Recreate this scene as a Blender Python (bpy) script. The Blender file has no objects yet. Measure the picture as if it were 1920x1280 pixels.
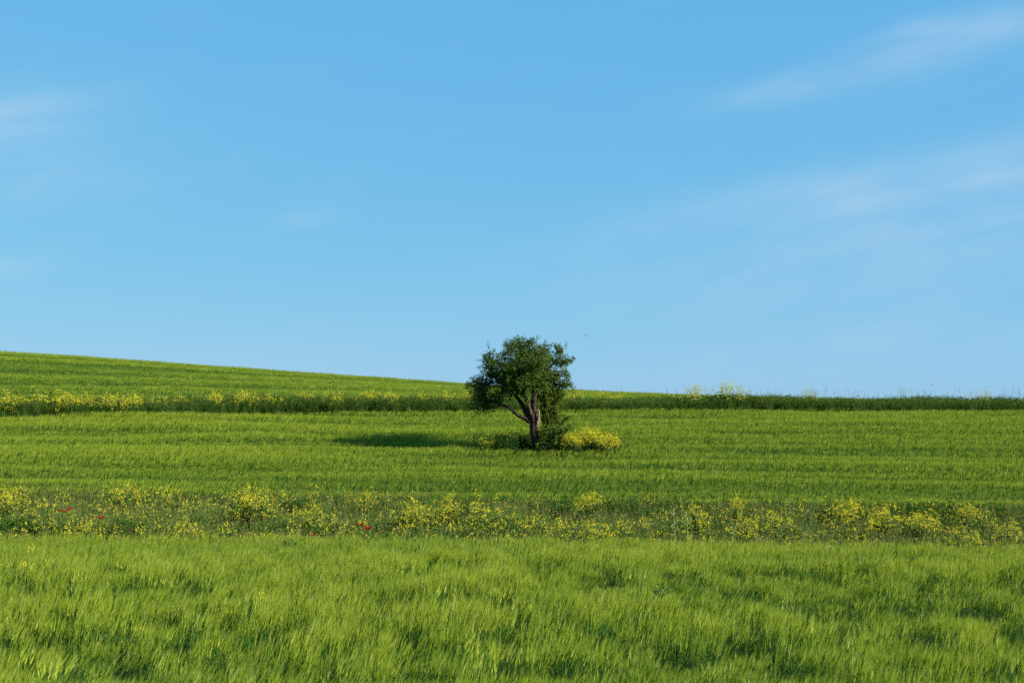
import bpy, math
import numpy as np
from mathutils import Vector

R = math.radians
rng = np.random.default_rng(7)
scene = bpy.context.scene
COL = scene.collection

# ------------------------------------------------------------------ camera
F = 2638.0            # focal length in pixels of a 1920 wide picture
ZC = 3.45             # eye height above the near field's ground
HORIZON = 770.0       # picture row of the level line
cam_d = bpy.data.cameras.new('camera')
cam_d.sensor_width = 36.0
cam_d.lens = F / 1920.0 * 36.0
cam_d.clip_start = 0.1
cam_d.clip_end = 8000.0
cam = bpy.data.objects.new('camera', cam_d)
COL.objects.link(cam)
cam.location = (0, 0, ZC)
cam.rotation_euler = (R(90) + math.atan((HORIZON - 640.0) / F), 0, 0)
scene.camera = cam

# ------------------------------------------------------------------ light
SUN_AZ, SUN_EL = 111.0, 27.0       # azimuth clockwise from +Y (the view), elevation
sun_dir = Vector((math.sin(R(SUN_AZ)) * math.cos(R(SUN_EL)),
                  math.cos(R(SUN_AZ)) * math.cos(R(SUN_EL)),
                  math.sin(R(SUN_EL))))
sl = bpy.data.lights.new('sun', 'SUN')
sl.energy = 4.8
sl.angle = R(0.53)
sl.color = (1.0, 0.90, 0.74)
so = bpy.data.objects.new('sun', sl)
COL.objects.link(so)
so.rotation_euler = sun_dir.to_track_quat('Z', 'Y').to_euler()
so.location = sun_dir * 60

world = bpy.data.worlds.new('World')
scene.world = world
world.use_nodes = True
wt = world.node_tree
wt.nodes.clear()


def wn(t, **kw):
    n = wt.nodes.new(t)
    for k, v in kw.items():
        setattr(n, k, v)
    return n


def wmath(op, a, b=None, c=None):
    n = wn('ShaderNodeMath', operation=op)
    for i, s in enumerate((a, b, c)):
        if s is None:
            continue
        if isinstance(s, (int, float)):
            n.inputs[i].default_value = s
        else:
            wt.links.new(s, n.inputs[i])
    return n.outputs[0]


sky = wn('ShaderNodeTexSky', sky_type='NISHITA')
sky.sun_disc = False
sky.sun_elevation = R(SUN_EL)
sky.sun_rotation = R(SUN_AZ)
sky.altitude = 0
sky.air_density = 1.0
sky.dust_density = 0.0
sky.ozone_density = 10.0
SKY_STRENGTH = 0.10
sepc = wn('ShaderNodeSeparateColor')
wt.links.new(sky.outputs[0], sepc.inputs[0])
hsv = wn('ShaderNodeCombineColor')          # the photograph's colour response, channel by channel
for ch, (gain, power) in enumerate(((.595, .53), (1.383, .265), (2.52, .08))):
    wt.links.new(wmath('MULTIPLY', wmath('POWER', sepc.outputs[ch], power), gain), hsv.inputs[ch])
# thin high cirrus: noise on a flat layer high above, plus a few real wisps by bearing
tc = wn('ShaderNodeTexCoord')
sep = wn('ShaderNodeSeparateXYZ')
wt.links.new(tc.outputs['Generated'], sep.inputs[0])
dx, dy, dz = sep.outputs
az = wmath('ARCTAN2', dx, dy)
el = wmath('ARCSINE', dz)


def wisp(az0, el0, az1, el1, width, amp):
    """soft streak between two bearings (degrees)"""
    a0, e0, a1, e1 = R(az0), R(el0), R(az1), R(el1)
    L = math.hypot(a1 - a0, e1 - e0)
    ux, uy = (a1 - a0) / L, (e1 - e0) / L
    da, de = wmath('SUBTRACT', az, (a0 + a1) / 2), wmath('SUBTRACT', el, (e0 + e1) / 2)
    u = wmath('ADD', wmath('MULTIPLY', da, ux), wmath('MULTIPLY', de, uy))
    v = wmath('ADD', wmath('MULTIPLY', da, -uy), wmath('MULTIPLY', de, ux))
    u = wmath('DIVIDE', u, L * 0.5)
    v = wmath('DIVIDE', v, R(width))
    q = wmath('ADD', wmath('MULTIPLY', u, u), wmath('MULTIPLY', v, v))
    return wmath('MULTIPLY', wmath('EXPONENT', wmath('MULTIPLY', q, -1.0)), amp)


comb = wn('ShaderNodeCombineXYZ')
wt.links.new(wmath('ADD', wmath('MULTIPLY', az, 9.0), wmath('MULTIPLY', el, 10.0)), comb.inputs[0])
wt.links.new(wmath('ADD', wmath('MULTIPLY', el, 42.0), wmath('MULTIPLY', az, -11.0)), comb.inputs[1])
nz = wn('ShaderNodeTexNoise')
nz.inputs['Scale'].default_value = 1.0
nz.inputs['Detail'].default_value = 7.0
nz.inputs['Roughness'].default_value = 0.52
nz.inputs['Distortion'].default_value = 0.4
wt.links.new(comb.outputs[0], nz.inputs['Vector'])
nfac = nz.outputs['Fac']
wsum = None
for args in ((8.0, 12.3, 14.5, 13.2, .55, 0.32), (12.5, 12.9, 22.5, 15.4, .95, 0.58), (15.0, 14.6, 18.0, 15.0, .4, .35),
             (4.0, 7.0, 25.0, 10.4, 1.15, 0.50), (10.0, 6.8, 27.0, 8.6, 1.9, 0.42), (2.0, 4.5, 24.0, 6.0, 1.5, 0.30),
             (-23.0, 10.6, -16.2, 11.9, 1.0, 0.62), (-24.0, 9.0, -14.0, 9.6, 1.8, 0.25), (-9.5, 7.6, -7.0, 7.9, 0.35, 0.28),
             (-22.0, 5.3, -18.5, 5.6, 0.5, 0.42), (6.0, 2.2, 24.0, 3.4, 1.0, 0.26), (-20, 2.0, 0, 2.4, 1.2, .12)):
    w = wisp(*args)
    wsum = w if wsum is None else wmath('ADD', wsum, w)
soft = wmath('MULTIPLY', wmath('MAXIMUM', wmath('SUBTRACT', nfac, 0.12), 0.0), 1.45)
gen = wmath('MULTIPLY', wmath('MAXIMUM', wmath('SUBTRACT', nfac, 0.50), 0.0), 0.14)
cfac = wmath('MINIMUM', wmath('ADD', wmath('MULTIPLY', wsum, soft), gen), 0.6)
cm = wn('ShaderNodeMix', data_type='RGBA')
CLOUD = (1.65, 2.36, 3.0, 1)
cm.inputs['B'].default_value = CLOUD
wt.links.new(cfac, cm.inputs['Factor'])
wt.links.new(hsv.outputs[0], cm.inputs['A'])
bg = wn('ShaderNodeBackground')
bg.inputs['Strength'].default_value = SKY_STRENGTH
wt.links.new(cm.outputs['Result'], bg.inputs['Color'])
wo = wn('ShaderNodeOutputWorld')
wt.links.new(bg.outputs[0], wo.inputs[0])

scene.view_settings.view_transform = 'Standard'
scene.view_settings.look = 'None'
scene.view_settings.gamma = 1.0
scene.view_settings.use_curve_mapping = False
scene.view_settings.exposure = 1.5
scene.cycles.use_denoising = False
scene.cycles.max_bounces = 4
scene.cycles.diffuse_bounces = 3
scene.cycles.transparent_max_bounces = 4
scene.cycles.sample_clamp_indirect = 4.0
scene.cycles.use_adaptive_sampling = False


# ------------------------------------------------------------------ numeric helpers
def vnoise(x, y, seed=0):
    """smooth value noise 0..1"""
    x = np.asarray(x, float); y = np.asarray(y, float)
    xi = np.floor(x).astype(np.int64); yi = np.floor(y).astype(np.int64)
    fx = x - xi; fy = y - yi
    fx = fx * fx * (3 - 2 * fx); fy = fy * fy * (3 - 2 * fy)

    def h(a, b):
        n = (a * 374761393 + b * 668265263 + seed * 974634777) & 0xFFFFFFFF
        n = ((n ^ (n >> 13)) * 1274126177) & 0xFFFFFFFF
        return ((n ^ (n >> 16)) & 0xFFFF) / 65535.0
    return ((h(xi, yi) * (1 - fx) + h(xi + 1, yi) * fx) * (1 - fy)
            + (h(xi, yi + 1) * (1 - fx) + h(xi + 1, yi + 1) * fx) * fy)


def fbm(x, y, seed=0, o=3):
    s = 0; a = 1.0; t = 0
    for i in range(o):
        s = s + a * vnoise(np.asarray(x) * 2 ** i + 17.3 * i, np.asarray(y) * 2 ** i - 9.1 * i, seed + i)
        t += a; a *= 0.5
    return s / t


def smooth(a, b, t):
    t = np.clip((np.asarray(t, float) - a) / (b - a), 0, 1)
    return t * t * (3 - 2 * t)


# the lie of the land ------------------------------------------------
PD = np.array([-60, 0, 14, 33, 37, 43, 55, 66, 70], float)
PZ = np.array([-3.2, -3.28, -3.43, -3.66, -3.58, -3.13, -1.70, -0.38, -0.02], float)
CX = np.array([-140, -60, -36.4, -20, -7.2, -3, 5.3, 12, 36, 60, 140], float)     # crest heights along x
CZ = np.array([6.5, 4.9, 3.72, 2.62, 1.68, 1.38, 0.95, 0.62, -0.1, -0.9, -2.5], float)


def near_back(x):     # back edge of the near barley
    return np.interp(x, [-20, -10, 0, 4, 12, 20], [33.2, 33.2, 32.8, 31.8, 30.2, 28.8])


def mid_front(x):
    return np.interp(x, [-30, -16, -8, 0, 8, 16, 30], [45.0, 44.6, 43.7, 42.9, 42.4, 41.4, 40.4])


def mid_back(x):
    return np.interp(x, [-45, -25, -15, 0, 16, 24, 45], [60.5, 63.0, 64.8, 66.0, 66.7, 66.2, 65.0])


def ground_z(x, y):
    x = np.asarray(x, float); y = np.asarray(y, float)
    z = np.interp(y, PD, PZ)
    # soften the corners of the profile
    for o in (-3.0, -1.5, 1.5, 3.0):
        z = z + np.interp(y + o, PD, PZ)
    z = z / 5.0
    crest = np.interp(x, CX, CZ)
    t = np.clip((y - 68.0) / 36.0, 0, 3)
    z68 = np.interp(68.0, PD, PZ)
    rise = z68 + (crest - z68) * np.where(t < 1, 1 - (1 - t) ** 2 * 0.55 - (1 - t) * 0.45, 1 - (t - 1) ** 2 * 0.9)
    far = smooth(112, 260, y)
    rise = rise * (1 - far) + far * (-14.0)
    w = smooth(66.0, 71.0, y)
    z = z * (1 - w) + rise * w
    z = z + (fbm(x * 0.13, y * 0.13, 5) - 0.5) * 0.12 * (1 - smooth(150, 250, y))
    return z + ZC


def px_x(px, d):
    return (px - 960.0) / F * d


def px_z(py, d):
    return ZC + (HORIZON - py) / F * d


# ------------------------------------------------------------------ mesh builder
class MB:
    def __init__(self):
        self.v = []; self.n = 0
        self.q = []; self.qm = []
        self.t = []; self.tm = []

    def add(self, verts, quads=None, tris=None, mat=0):
        verts = np.asarray(verts, float).reshape(-1, 3)
        if quads is not None and len(quads):
            q = np.asarray(quads, np.int64) + self.n
            self.q.append(q); self.qm.append(np.full(len(q), mat))
        if tris is not None and len(tris):
            t = np.asarray(tris, np.int64) + self.n
            self.t.append(t); self.tm.append(np.full(len(t), mat))
        self.v.append(verts); self.n += len(verts)

    def strip(self, P, W, side, mat=0):
        """flat ribbon along P"""
        P = np.asarray(P, float); W = np.asarray(W, float)[:, None]
        s = np.asarray(side, float); s = s / (np.linalg.norm(s) + 1e-9)
        n = len(P)
        v = np.concatenate([P - s * W * .5, P + s * W * .5])
        q = [(i, n + i, n + i + 1, i + 1) for i in range(n - 1)]
        self.add(v, quads=q, mat=mat)

    def tube(self, P, Rr, sides=6, mat=0, rough=0.0, cap=True):
        P = np.asarray(P, float); Rr = np.asarray(Rr, float)
        n = len(P)
        T = np.gradient(P, axis=0)
        T /= np.linalg.norm(T, axis=1)[:, None] + 1e-9
        up = np.array([0, 1.0, 0]) if abs(T[0][1]) < 0.9 else np.array([1.0, 0, 0])
        vs = []
        for i in range(n):
            a = np.cross(T[i], up); a /= np.linalg.norm(a) + 1e-9
            b = np.cross(T[i], a)
            th = np.arange(sides) / sides * 2 * np.pi
            r = Rr[i] * (1 + rough * (rng.random(sides) - .5) * 2)
            vs.append(P[i] + np.outer(np.cos(th) * r, a) + np.outer(np.sin(th) * r, b))
        v = np.concatenate(vs)
        q = []
        for i in range(n - 1):
            for k in range(sides):
                k2 = (k + 1) % sides
                q.append((i * sides + k, i * sides + k2, (i + 1) * sides + k2, (i + 1) * sides + k))
        t = []
        if cap:
            v = np.concatenate([v, P[-1:]])
            for k in range(sides):
                t.append(((n - 1) * sides + k, (n - 1) * sides + (k + 1) % sides, n * sides))
        self.add(v, quads=q, tris=t, mat=mat)

    def leaves(self, C, D, N, L, W, mat=0, fold=0.15):
        """many small diamond leaves: base at C, pointing D, facing N"""
        C = np.asarray(C, float); D = np.asarray(D, float); N = np.asarray(N, float)
        L = np.broadcast_to(np.asarray(L, float), (len(C),))[:, None]
        W = np.broadcast_to(np.asarray(W, float), (len(C),))[:, None]
        D = D / (np.linalg.norm(D, axis=1)[:, None] + 1e-9)
        S = np.cross(D, N); S /= np.linalg.norm(S, axis=1)[:, None] + 1e-9
        U = np.cross(S, D)
        m = len(C)
        v = np.stack([C, C + D * L * .5 + S * W * .5 + U * L * fold,
                      C + D * L, C + D * L * .5 - S * W * .5 + U * L * fold], 1).reshape(-1, 3)
        b = np.arange(m)[:, None] * 4
        self.add(v, tris=np.concatenate([b + [0, 1, 2], b + [0, 2, 3]]), mat=mat)

    def arrays(self):
        v = np.concatenate(self.v) if self.v else np.zeros((0, 3))
        q = np.concatenate(self.q) if self.q else np.zeros((0, 4), np.int64)
        t = np.concatenate(self.t) if self.t else np.zeros((0, 3), np.int64)
        qm = np.concatenate(self.qm) if self.qm else np.zeros(0, int)
        tm = np.concatenate(self.tm) if self.tm else np.zeros(0, int)
        return v, q, qm, t, tm


def mesh_from(name, v, q, qm, t, tm, mats, smooth_shade=False):
    me = bpy.data.meshes.new(name)
    me.vertices.add(len(v))
    me.vertices.foreach_set('co', np.ascontiguousarray(v, np.float32).ravel())
    nl = len(q) * 4 + len(t) * 3
    me.loops.add(nl)
    me.loops.foreach_set('vertex_index', np.concatenate([q.ravel(), t.ravel()]).astype(np.int32))
    me.polygons.add(len(q) + len(t))
    ls = np.concatenate([np.arange(len(q)) * 4, len(q) * 4 + np.arange(len(t)) * 3]).astype(np.int32)
    me.polygons.foreach_set('loop_start', ls)
    for m in mats:
        me.materials.append(m)
    me.polygons.foreach_set('material_index', np.concatenate([qm, tm]).astype(np.int32))
    if smooth_shade:
        me.polygons.foreach_set('use_smooth', np.ones(len(q) + len(t), bool))
    me.update(calc_edges=True)
    return me


def build(name, mb, mats, parent=None, loc=None, smooth_shade=False):
    me = mesh_from(name, *mb.arrays(), mats if isinstance(mats, (list, tuple)) else [mats], smooth_shade)
    o = bpy.data.objects.new(name, me)
    COL.objects.link(o)
    if parent is not None:
        o.parent = parent
    if loc is not None:
        o.location = loc
    return o


def tag(o, label=None, cat=None, group=None, kind=None):
    if label: o['label'] = label
    if cat: o['category'] = cat
    if group: o['group'] = group
    if kind: o['kind'] = kind
    return o


def empty(name, loc, rz=0.0, scale=(1, 1, 1)):
    o = bpy.data.objects.new(name, None)
    o.empty_display_size = 0.2
    COL.objects.link(o)
    o.location = loc
    o.rotation_euler = (0, 0, rz)
    o.scale = scale
    return o


# ------------------------------------------------------------------ materials
def plant_mat(name, a, b, c=None, d=None, trans=0.35, rough=0.55, spec=0.25, tcol=(1.25, 1.15, 0.6)):
    """a..b random per leaf; c..d the second palette reached with the instance attribute 'tint'"""
    m = bpy.data.materials.new(name)
    m.use_nodes = True
    nt = m.node_tree
    nt.nodes.clear()
    N = nt.nodes.new; Lk = nt.links.new
    geo = N('ShaderNodeNewGeometry')

    def mix(f, x, y):
        n = N('ShaderNodeMix'); n.data_type = 'RGBA'
        for s, key in ((f, 'Factor'), (x, 'A'), (y, 'B')):
            if isinstance(s, tuple):
                n.inputs[key].default_value = (*s, 1)
            elif isinstance(s, float):
                n.inputs[key].default_value = s
            else:
                Lk(s, n.inputs[key])
        return n.outputs['Result']
    colr = mix(geo.outputs['Random Per Island'], a, b)
    if c is not None:
        at = N('ShaderNodeAttribute'); at.attribute_type = 'INSTANCER'; at.attribute_name = 'tint'
        colr = mix(at.outputs['Fac'], colr, mix(geo.outputs['Random Per Island'], c, d))
    p = N('ShaderNodeBsdfPrincipled')
    p.inputs['Roughness'].default_value = rough
    p.inputs['Specular IOR Level'].default_value = spec
    Lk(colr, p.inputs['Base Color'])
    out = N('ShaderNodeOutputMaterial')
    if trans > 0:
        tr = N('ShaderNodeBsdfTranslucent')
        mu = N('ShaderNodeMix'); mu.data_type = 'RGBA'; mu.blend_type = 'MULTIPLY'
        mu.inputs['Factor'].default_value = 1.0
        Lk(colr, mu.inputs['A']); mu.inputs['B'].default_value = (*tcol, 1)
        mu.clamp_result = False
        Lk(mu.outputs['Result'], tr.inputs['Color'])
        ms = N('ShaderNodeMixShader'); ms.inputs[0].default_value = trans
        Lk(p.outputs[0], ms.inputs[1]); Lk(tr.outputs[0], ms.inputs[2])
        Lk(ms.outputs[0], out.inputs[0])
    else:
        Lk(p.outputs[0], out.inputs[0])
    return m


M = {}
M['stem'] = plant_mat('barley_stem', (.058, .132, .014), (.100, .185, .019), (.030, .085, .018), (.050, .118, .021), trans=.25, spec=.12)
M['leaf'] = plant_mat('barley_leaf', (.034, .100, .012), (.068, .150, .016), (.016, .062, .021), (.032, .092, .023), trans=.35, spec=.14)
M['ear'] = plant_mat('barley_ear', (.202, .290, .020), (.316, .386, .034), (.095, .180, .018), (.156, .245, .023), trans=.25, spec=.15)
M['awn'] = plant_mat('barley_awn', (.220, .303, .028), (.310, .382, .046), (.110, .198, .022), (.160, .249, .029), trans=.42, spec=.12)
M['pale'] = plant_mat('pale_ear', (.26, .34, .07), (.42, .44, .15), trans=.4, spec=.3)
M['grass'] = plant_mat('margin_grass', (.055, .130, .018), (.120, .185, .028), (.032, .095, .020), (.080, .145, .026), trans=.35, spec=.12)
M['weed'] = plant_mat('weed_leaf', (.018, .060, .009), (.048, .105, .014), (.040, .088, .013), (.080, .135, .020), trans=.3, rough=.7, spec=.08)
M['hedge'] = plant_mat('hedge_leaf', (.024, .070, .011), (.062, .125, .018), (.050, .098, .018), (.105, .155, .030), trans=.3, rough=.7, spec=.08)
M['mound'] = plant_mat('shaded_weed_leaf', (.010, .038, .007), (.032, .076, .012), trans=.25, rough=.7, spec=.08)  # patch weeds, their green darkened to carry the deep shade under the crown
M['seed'] = plant_mat('dry_seed', (.120, .125, .032), (.195, .180, .050), trans=.2)
M['bloom'] = plant_mat('mustard_bloom', (.36, .335, .012), (.54, .510, .032), trans=.3, tcol=(1.1, 1.0, .5), spec=.1)
M['bloompale'] = plant_mat('pale_bloom', (.36, .38, .10), (.46, .46, .14), trans=.4, tcol=(1.1, 1.0, .6), spec=.1)
M['mstem'] = plant_mat('mustard_stem', (.070, .130, .022), (.130, .185, .035), trans=.25)
M['treeleaf'] = plant_mat('pear_leaf', (.022, .058, .008), (.088, .138, .016), trans=.32, rough=.6, spec=.15)
M['shrubleaf'] = plant_mat('shrub_leaf', (.066, .122, .020), (.150, .205, .040), trans=.35, spec=.1)
M['poppy'] = plant_mat('poppy_petal', (.26, .006, .004), (.42, .012, .008), trans=.35, tcol=(1.1, .6, .5), spec=.15)
M['poppycore'] = plant_mat('poppy_core', (.012, .010, .012), (.02, .016, .018), trans=0)
M['purple'] = plant_mat('thistle_floret', (.24, .05, .20), (.34, .08, .26), trans=.2)
M['thistle'] = plant_mat('thistle_green', (.16, .24, .075), (.24, .31, .11), trans=.2)
M['blueleaf'] = plant_mat('blue_green_leaf', (.020, .062, .018), (.036, .092, .026), trans=.25)
M['feather'] = plant_mat('bird_feather', (.035, .035, .04), (.05, .05, .055), trans=0, rough=.7)


def bark_mat(name, c0, c1, scale):
    m = bpy.data.materials.new(name)
    m.use_nodes = True
    nt = m.node_tree
    p = nt.nodes['Principled BSDF']
    p.inputs['Roughness'].default_value = .9
    p.inputs['Specular IOR Level'].default_value = .15
    tcn = nt.nodes.new('ShaderNodeTexCoord')
    mp = nt.nodes.new('ShaderNodeMapping')
    mp.inputs['Scale'].default_value = (scale, scale, scale * .18)
    nt.links.new(tcn.outputs['Object'], mp.inputs[0])
    n = nt.nodes.new('ShaderNodeTexNoise')
    n.inputs['Scale'].default_value = 1.0; n.inputs['Detail'].default_value = 6
    nt.links.new(mp.outputs[0], n.inputs['Vector'])
    r = nt.nodes.new('ShaderNodeValToRGB')
    r.color_ramp.elements[0].position = .35; r.color_ramp.elements[0].color = (*c0, 1)
    r.color_ramp.elements[1].position = .68; r.color_ramp.elements[1].color = (*c1, 1)
    nt.links.new(n.outputs['Fac'], r.inputs[0])
    nt.links.new(r.outputs[0], p.inputs['Base Color'])
    b = nt.nodes.new('ShaderNodeBump')
    b.inputs['Strength'].default_value = .9; b.inputs['Distance'].default_value = .03
    nt.links.new(n.outputs['Fac'], b.inputs['Height'])
    nt.links.new(b.outputs[0], p.inputs['Normal'])
    return m


M['bark'] = bark_mat('pear_bark', (.018, .013, .010), (.062, .043, .030), 16)
M['barewood'] = bark_mat('bare_wood', (.10, .066, .044), (.24, .165, .108), 20)


def soil_mat():
    m = bpy.data.materials.new('field_soil')
    m.use_nodes = True
    nt = m.node_tree
    p = nt.nodes['Principled BSDF']
    p.inputs['Roughness'].default_value = .95
    p.inputs['Specular IOR Level'].default_value = .1
    tcn = nt.nodes.new('ShaderNodeTexCoord')
    n = nt.nodes.new('ShaderNodeTexNoise')
    n.inputs['Scale'].default_value = 2.4; n.inputs['Detail'].default_value = 8
    nt.links.new(tcn.outputs['Object'], n.inputs['Vector'])
    r = nt.nodes.new('ShaderNodeValToRGB')
    r.color_ramp.elements[0].position = .3; r.color_ramp.elements[0].color = (.030, .050, .014, 1)
    r.color_ramp.elements[1].position = .72; r.color_ramp.elements[1].color = (.075, .085, .030, 1)
    nt.links.new(n.outputs['Fac'], r.inputs[0])
    nt.links.new(r.outputs[0], p.inputs['Base Color'])
    b = nt.nodes.new('ShaderNodeBump'); b.inputs['Distance'].default_value = .05
    nt.links.new(n.outputs['Fac'], b.inputs['Height'])
    nt.links.new(b.outputs[0], p.inputs['Normal'])
    return m


M['soil'] = soil_mat()


# ------------------------------------------------------------------ scatter: one object, one node tree
def scatter(name, variants, mats, pos, rot, scl, tint, label, cat):
    nv = len(variants)
    V, Q, QM, T, TM, vid = [], [], [], [], [], []
    off = 0
    for i, mb in enumerate(variants):
        v, q, qm, t, tm = mb.arrays()
        V.append(v); Q.append(q + off); QM.append(qm); T.append(t + off); TM.append(tm)
        vid.append(np.full(len(v), i)); off += len(v)
    n = len(pos)
    V.append(pos); vid.append(np.full(n, -1))
    v = np.concatenate(V)
    me = mesh_from(name, v, np.concatenate(Q), np.concatenate(QM), np.concatenate(T), np.concatenate(TM), mats)
    tot = len(v)

    def attr(nm, typ, vals, key):
        a = me.attributes.new(nm, typ, 'POINT')
        full = np.zeros((tot,) + vals.shape[1:], vals.dtype)
        full[off:] = vals
        a.data.foreach_set(key, full.ravel())
    a = me.attributes.new('vid', 'INT', 'POINT')
    a.data.foreach_set('value', np.concatenate(vid).astype(np.int32))
    attr('pick', 'INT', rng.integers(0, nv, n).astype(np.int32), 'value')
    attr('rot', 'FLOAT_VECTOR', rot.astype(np.float32), 'vector')
    attr('scl', 'FLOAT_VECTOR', scl.astype(np.float32), 'vector')
    attr('tint', 'FLOAT', tint.astype(np.float32), 'value')
    o = bpy.data.objects.new(name, me)
    COL.objects.link(o)
    ng = bpy.data.node_groups.new(name + '_scatter', 'GeometryNodeTree')
    ng.interface.new_socket('Geometry', in_out='INPUT', socket_type='NodeSocketGeometry')
    ng.interface.new_socket('Geometry', in_out='OUTPUT', socket_type='NodeSocketGeometry')
    N = ng.nodes.new; Lk = ng.links.new
    gi, go = N('NodeGroupInput'), N('NodeGroupOutput')

    def named(nm, typ):
        x = N('GeometryNodeInputNamedAttribute'); x.data_type = typ
        x.inputs['Name'].default_value = nm
        return x.outputs[0]
    vidn = named('vid', 'INT')

    def pickvid(k):
        c = N('FunctionNodeCompare'); c.data_type = 'INT'; c.operation = 'EQUAL'
        Lk(vidn, c.inputs[2]); c.inputs[3].default_value = k
        s = N('GeometryNodeSeparateGeometry'); s.domain = 'POINT'
        Lk(gi.outputs[0], s.inputs['Geometry']); Lk(c.outputs[0], s.inputs['Selection'])
        return s.outputs[0]
    gti = N('GeometryNodeJoinGeometry')
    for k in range(nv):
        g = N('GeometryNodeGeometryToInstance')
        Lk(pickvid(k), g.inputs[0]); Lk(g.outputs[0], gti.inputs[0])
    mp = N('GeometryNodeMeshToPoints')
    Lk(pickvid(-1), mp.inputs['Mesh'])
    iop = N('GeometryNodeInstanceOnPoints')
    Lk(mp.outputs[0], iop.inputs['Points']); Lk(gti.outputs[0], iop.inputs['Instance'])
    iop.inputs['Pick Instance'].default_value = True
    Lk(named('pick', 'INT'), iop.inputs['Instance Index'])
    e2r = N('FunctionNodeEulerToRotation')
    Lk(named('rot', 'FLOAT_VECTOR'), e2r.inputs[0]); Lk(e2r.outputs[0], iop.inputs['Rotation'])
    Lk(named('scl', 'FLOAT_VECTOR'), iop.inputs['Scale'])
    Lk(iop.outputs[0], go.inputs[0])
    md = o.modifiers.new('scatter', 'NODES')
    md.node_group = ng
    tag(o, label, cat, kind='stuff')
    return o


# ================================================================== GROUND
def make_ground():
    xs = np.unique(np.concatenate([np.linspace(-60, 60, 121), np.linspace(-400, 400, 41), np.linspace(-3000, 3000, 13)]))
    ys = np.unique(np.concatenate([np.linspace(-20, 130, 151), np.linspace(-300, 400, 36), np.linspace(-1500, 5000, 14)]))
    X, Y = np.meshgrid(xs, ys)
    Z = ground_z(X, Y)
    v = np.stack([X, Y, Z], -1).reshape(-1, 3)
    nx, ny = len(xs), len(ys)
    i = np.arange(nx - 1)[None, :] + np.arange(ny - 1)[:, None] * nx
    q = np.stack([i, i + 1, i + 1 + nx, i + nx], -1).reshape(-1, 4)
    mb = MB(); mb.add(v, quads=q)
    o = build('ground', mb, M['soil'], smooth_shade=True)
    tag(o, 'soil of the rolling field under the barley', 'ground', kind='structure')


make_ground()

# ================================================================== BARLEY
def barley_clump(seed, n=12, rad=0.16, awn_n=12, ear=True, pale=0):
    r = np.random.default_rng(seed)
    mb = MB()
    for k in range(n):
        a = r.random() * 2 * np.pi; q = rad * math.sqrt(r.random())
        bx, by = q * math.cos(a), q * math.sin(a)
        h = 0.60 * (0.86 + 0.22 * r.random()) * (r.uniform(1.03, 1.15) if k < pale else 1.0)
        me_, ma_ = (4, 4) if k < pale else (2, 3)
        ld = r.normal(0.0, 0.55); lean = abs(r.normal(0.06, 0.05)) + .01
        dxy = np.array([math.cos(ld), math.sin(ld), 0])
        ts = np.array([0, .45, .8, 1.0])
        P = np.stack([np.array([bx, by, 0]) + dxy * lean * h * t ** 2.2 + np.array([0, 0, h * t]) for t in ts])
        sa = r.random() * np.pi
        side = np.array([math.cos(sa), math.sin(sa), 0])
        mb.strip(P, [.0055, .0050, .0042, .0036], side, 0)
        # leaves
        for j in range(4):
            t0 = r.uniform(.22, .86)
            b = np.array([bx, by, 0]) + dxy * lean * h * t0 ** 2.2 + np.array([0, 0, h * t0])
            la = r.random() * 2 * np.pi; ll = r.uniform(.14, .26)
            u = np.array([math.cos(la), math.sin(la), 0]); el0 = r.uniform(.5, 1.25)
            p1 = b + (u * math.cos(el0) + np.array([0, 0, math.sin(el0)])) * ll * .5
            p2 = p1 + (u * math.cos(el0 - .9) + np.array([0, 0, math.sin(el0 - .9)])) * ll * .5
            w = r.uniform(.008, .013)
            mb.strip([b, p1, p2], [w * .7, w, .0008], np.cross(u, [0, 0, 1]), 1)
        if not ear:
            continue
        # ear and its long awns
        T = P[-1] - P[-2]; T /= np.linalg.norm(T)
        T = T + dxy * r.uniform(.0, .28); T /= np.linalg.norm(T)
        el_ = r.uniform(.075, .105)
        E = [P[-1], P[-1] + T * el_ * .35, P[-1] + T * el_ * .8, P[-1] + T * el_]
        s1 = np.cross(T, [0.3, 1, 0.1]); s1 /= np.linalg.norm(s1); s2 = np.cross(T, s1)
        mb.strip(E, [.005, .016, .012, .002], s1, me_)
        mb.strip(E, [.005, .012, .010, .002], s2, me_)
        for j in range(awn_n):
            t0 = r.uniform(.1, 1.0)
            b = P[-1] + T * el_ * t0
            sp = r.normal(0, .085, 2)
            D = T + s1 * sp[0] + s2 * sp[1] + dxy * .08; D /= np.linalg.norm(D)
            L = r.uniform(.11, .17)
            ws = np.cross(D, r.normal(0, 1, 3)); ws /= np.linalg.norm(ws)
            e = b + D * L
            mb.add([b - ws * .0013, b + ws * .0013, e], tris=[(0, 1, 2)], mat=ma_)
    return mb


BMATS = [M['stem'], M['leaf'], M['ear'], M['awn'], M['pale']]
TREE_D = 53.9
TREE_X = px_x(1007, TREE_D)


def jitter_points(x0, x1, y0, y1, dens):
    s = 1 / math.sqrt(dens)
    X, Y = np.meshgrid(np.arange(x0, x1, s), np.arange(y0, y1, s))
    X = X.ravel() + rng.uniform(-.5, .5, X.size) * s * 1.2
    Y = Y.ravel() + rng.uniform(-.5, .5, Y.size) * s * 1.2
    return X, Y


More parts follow.
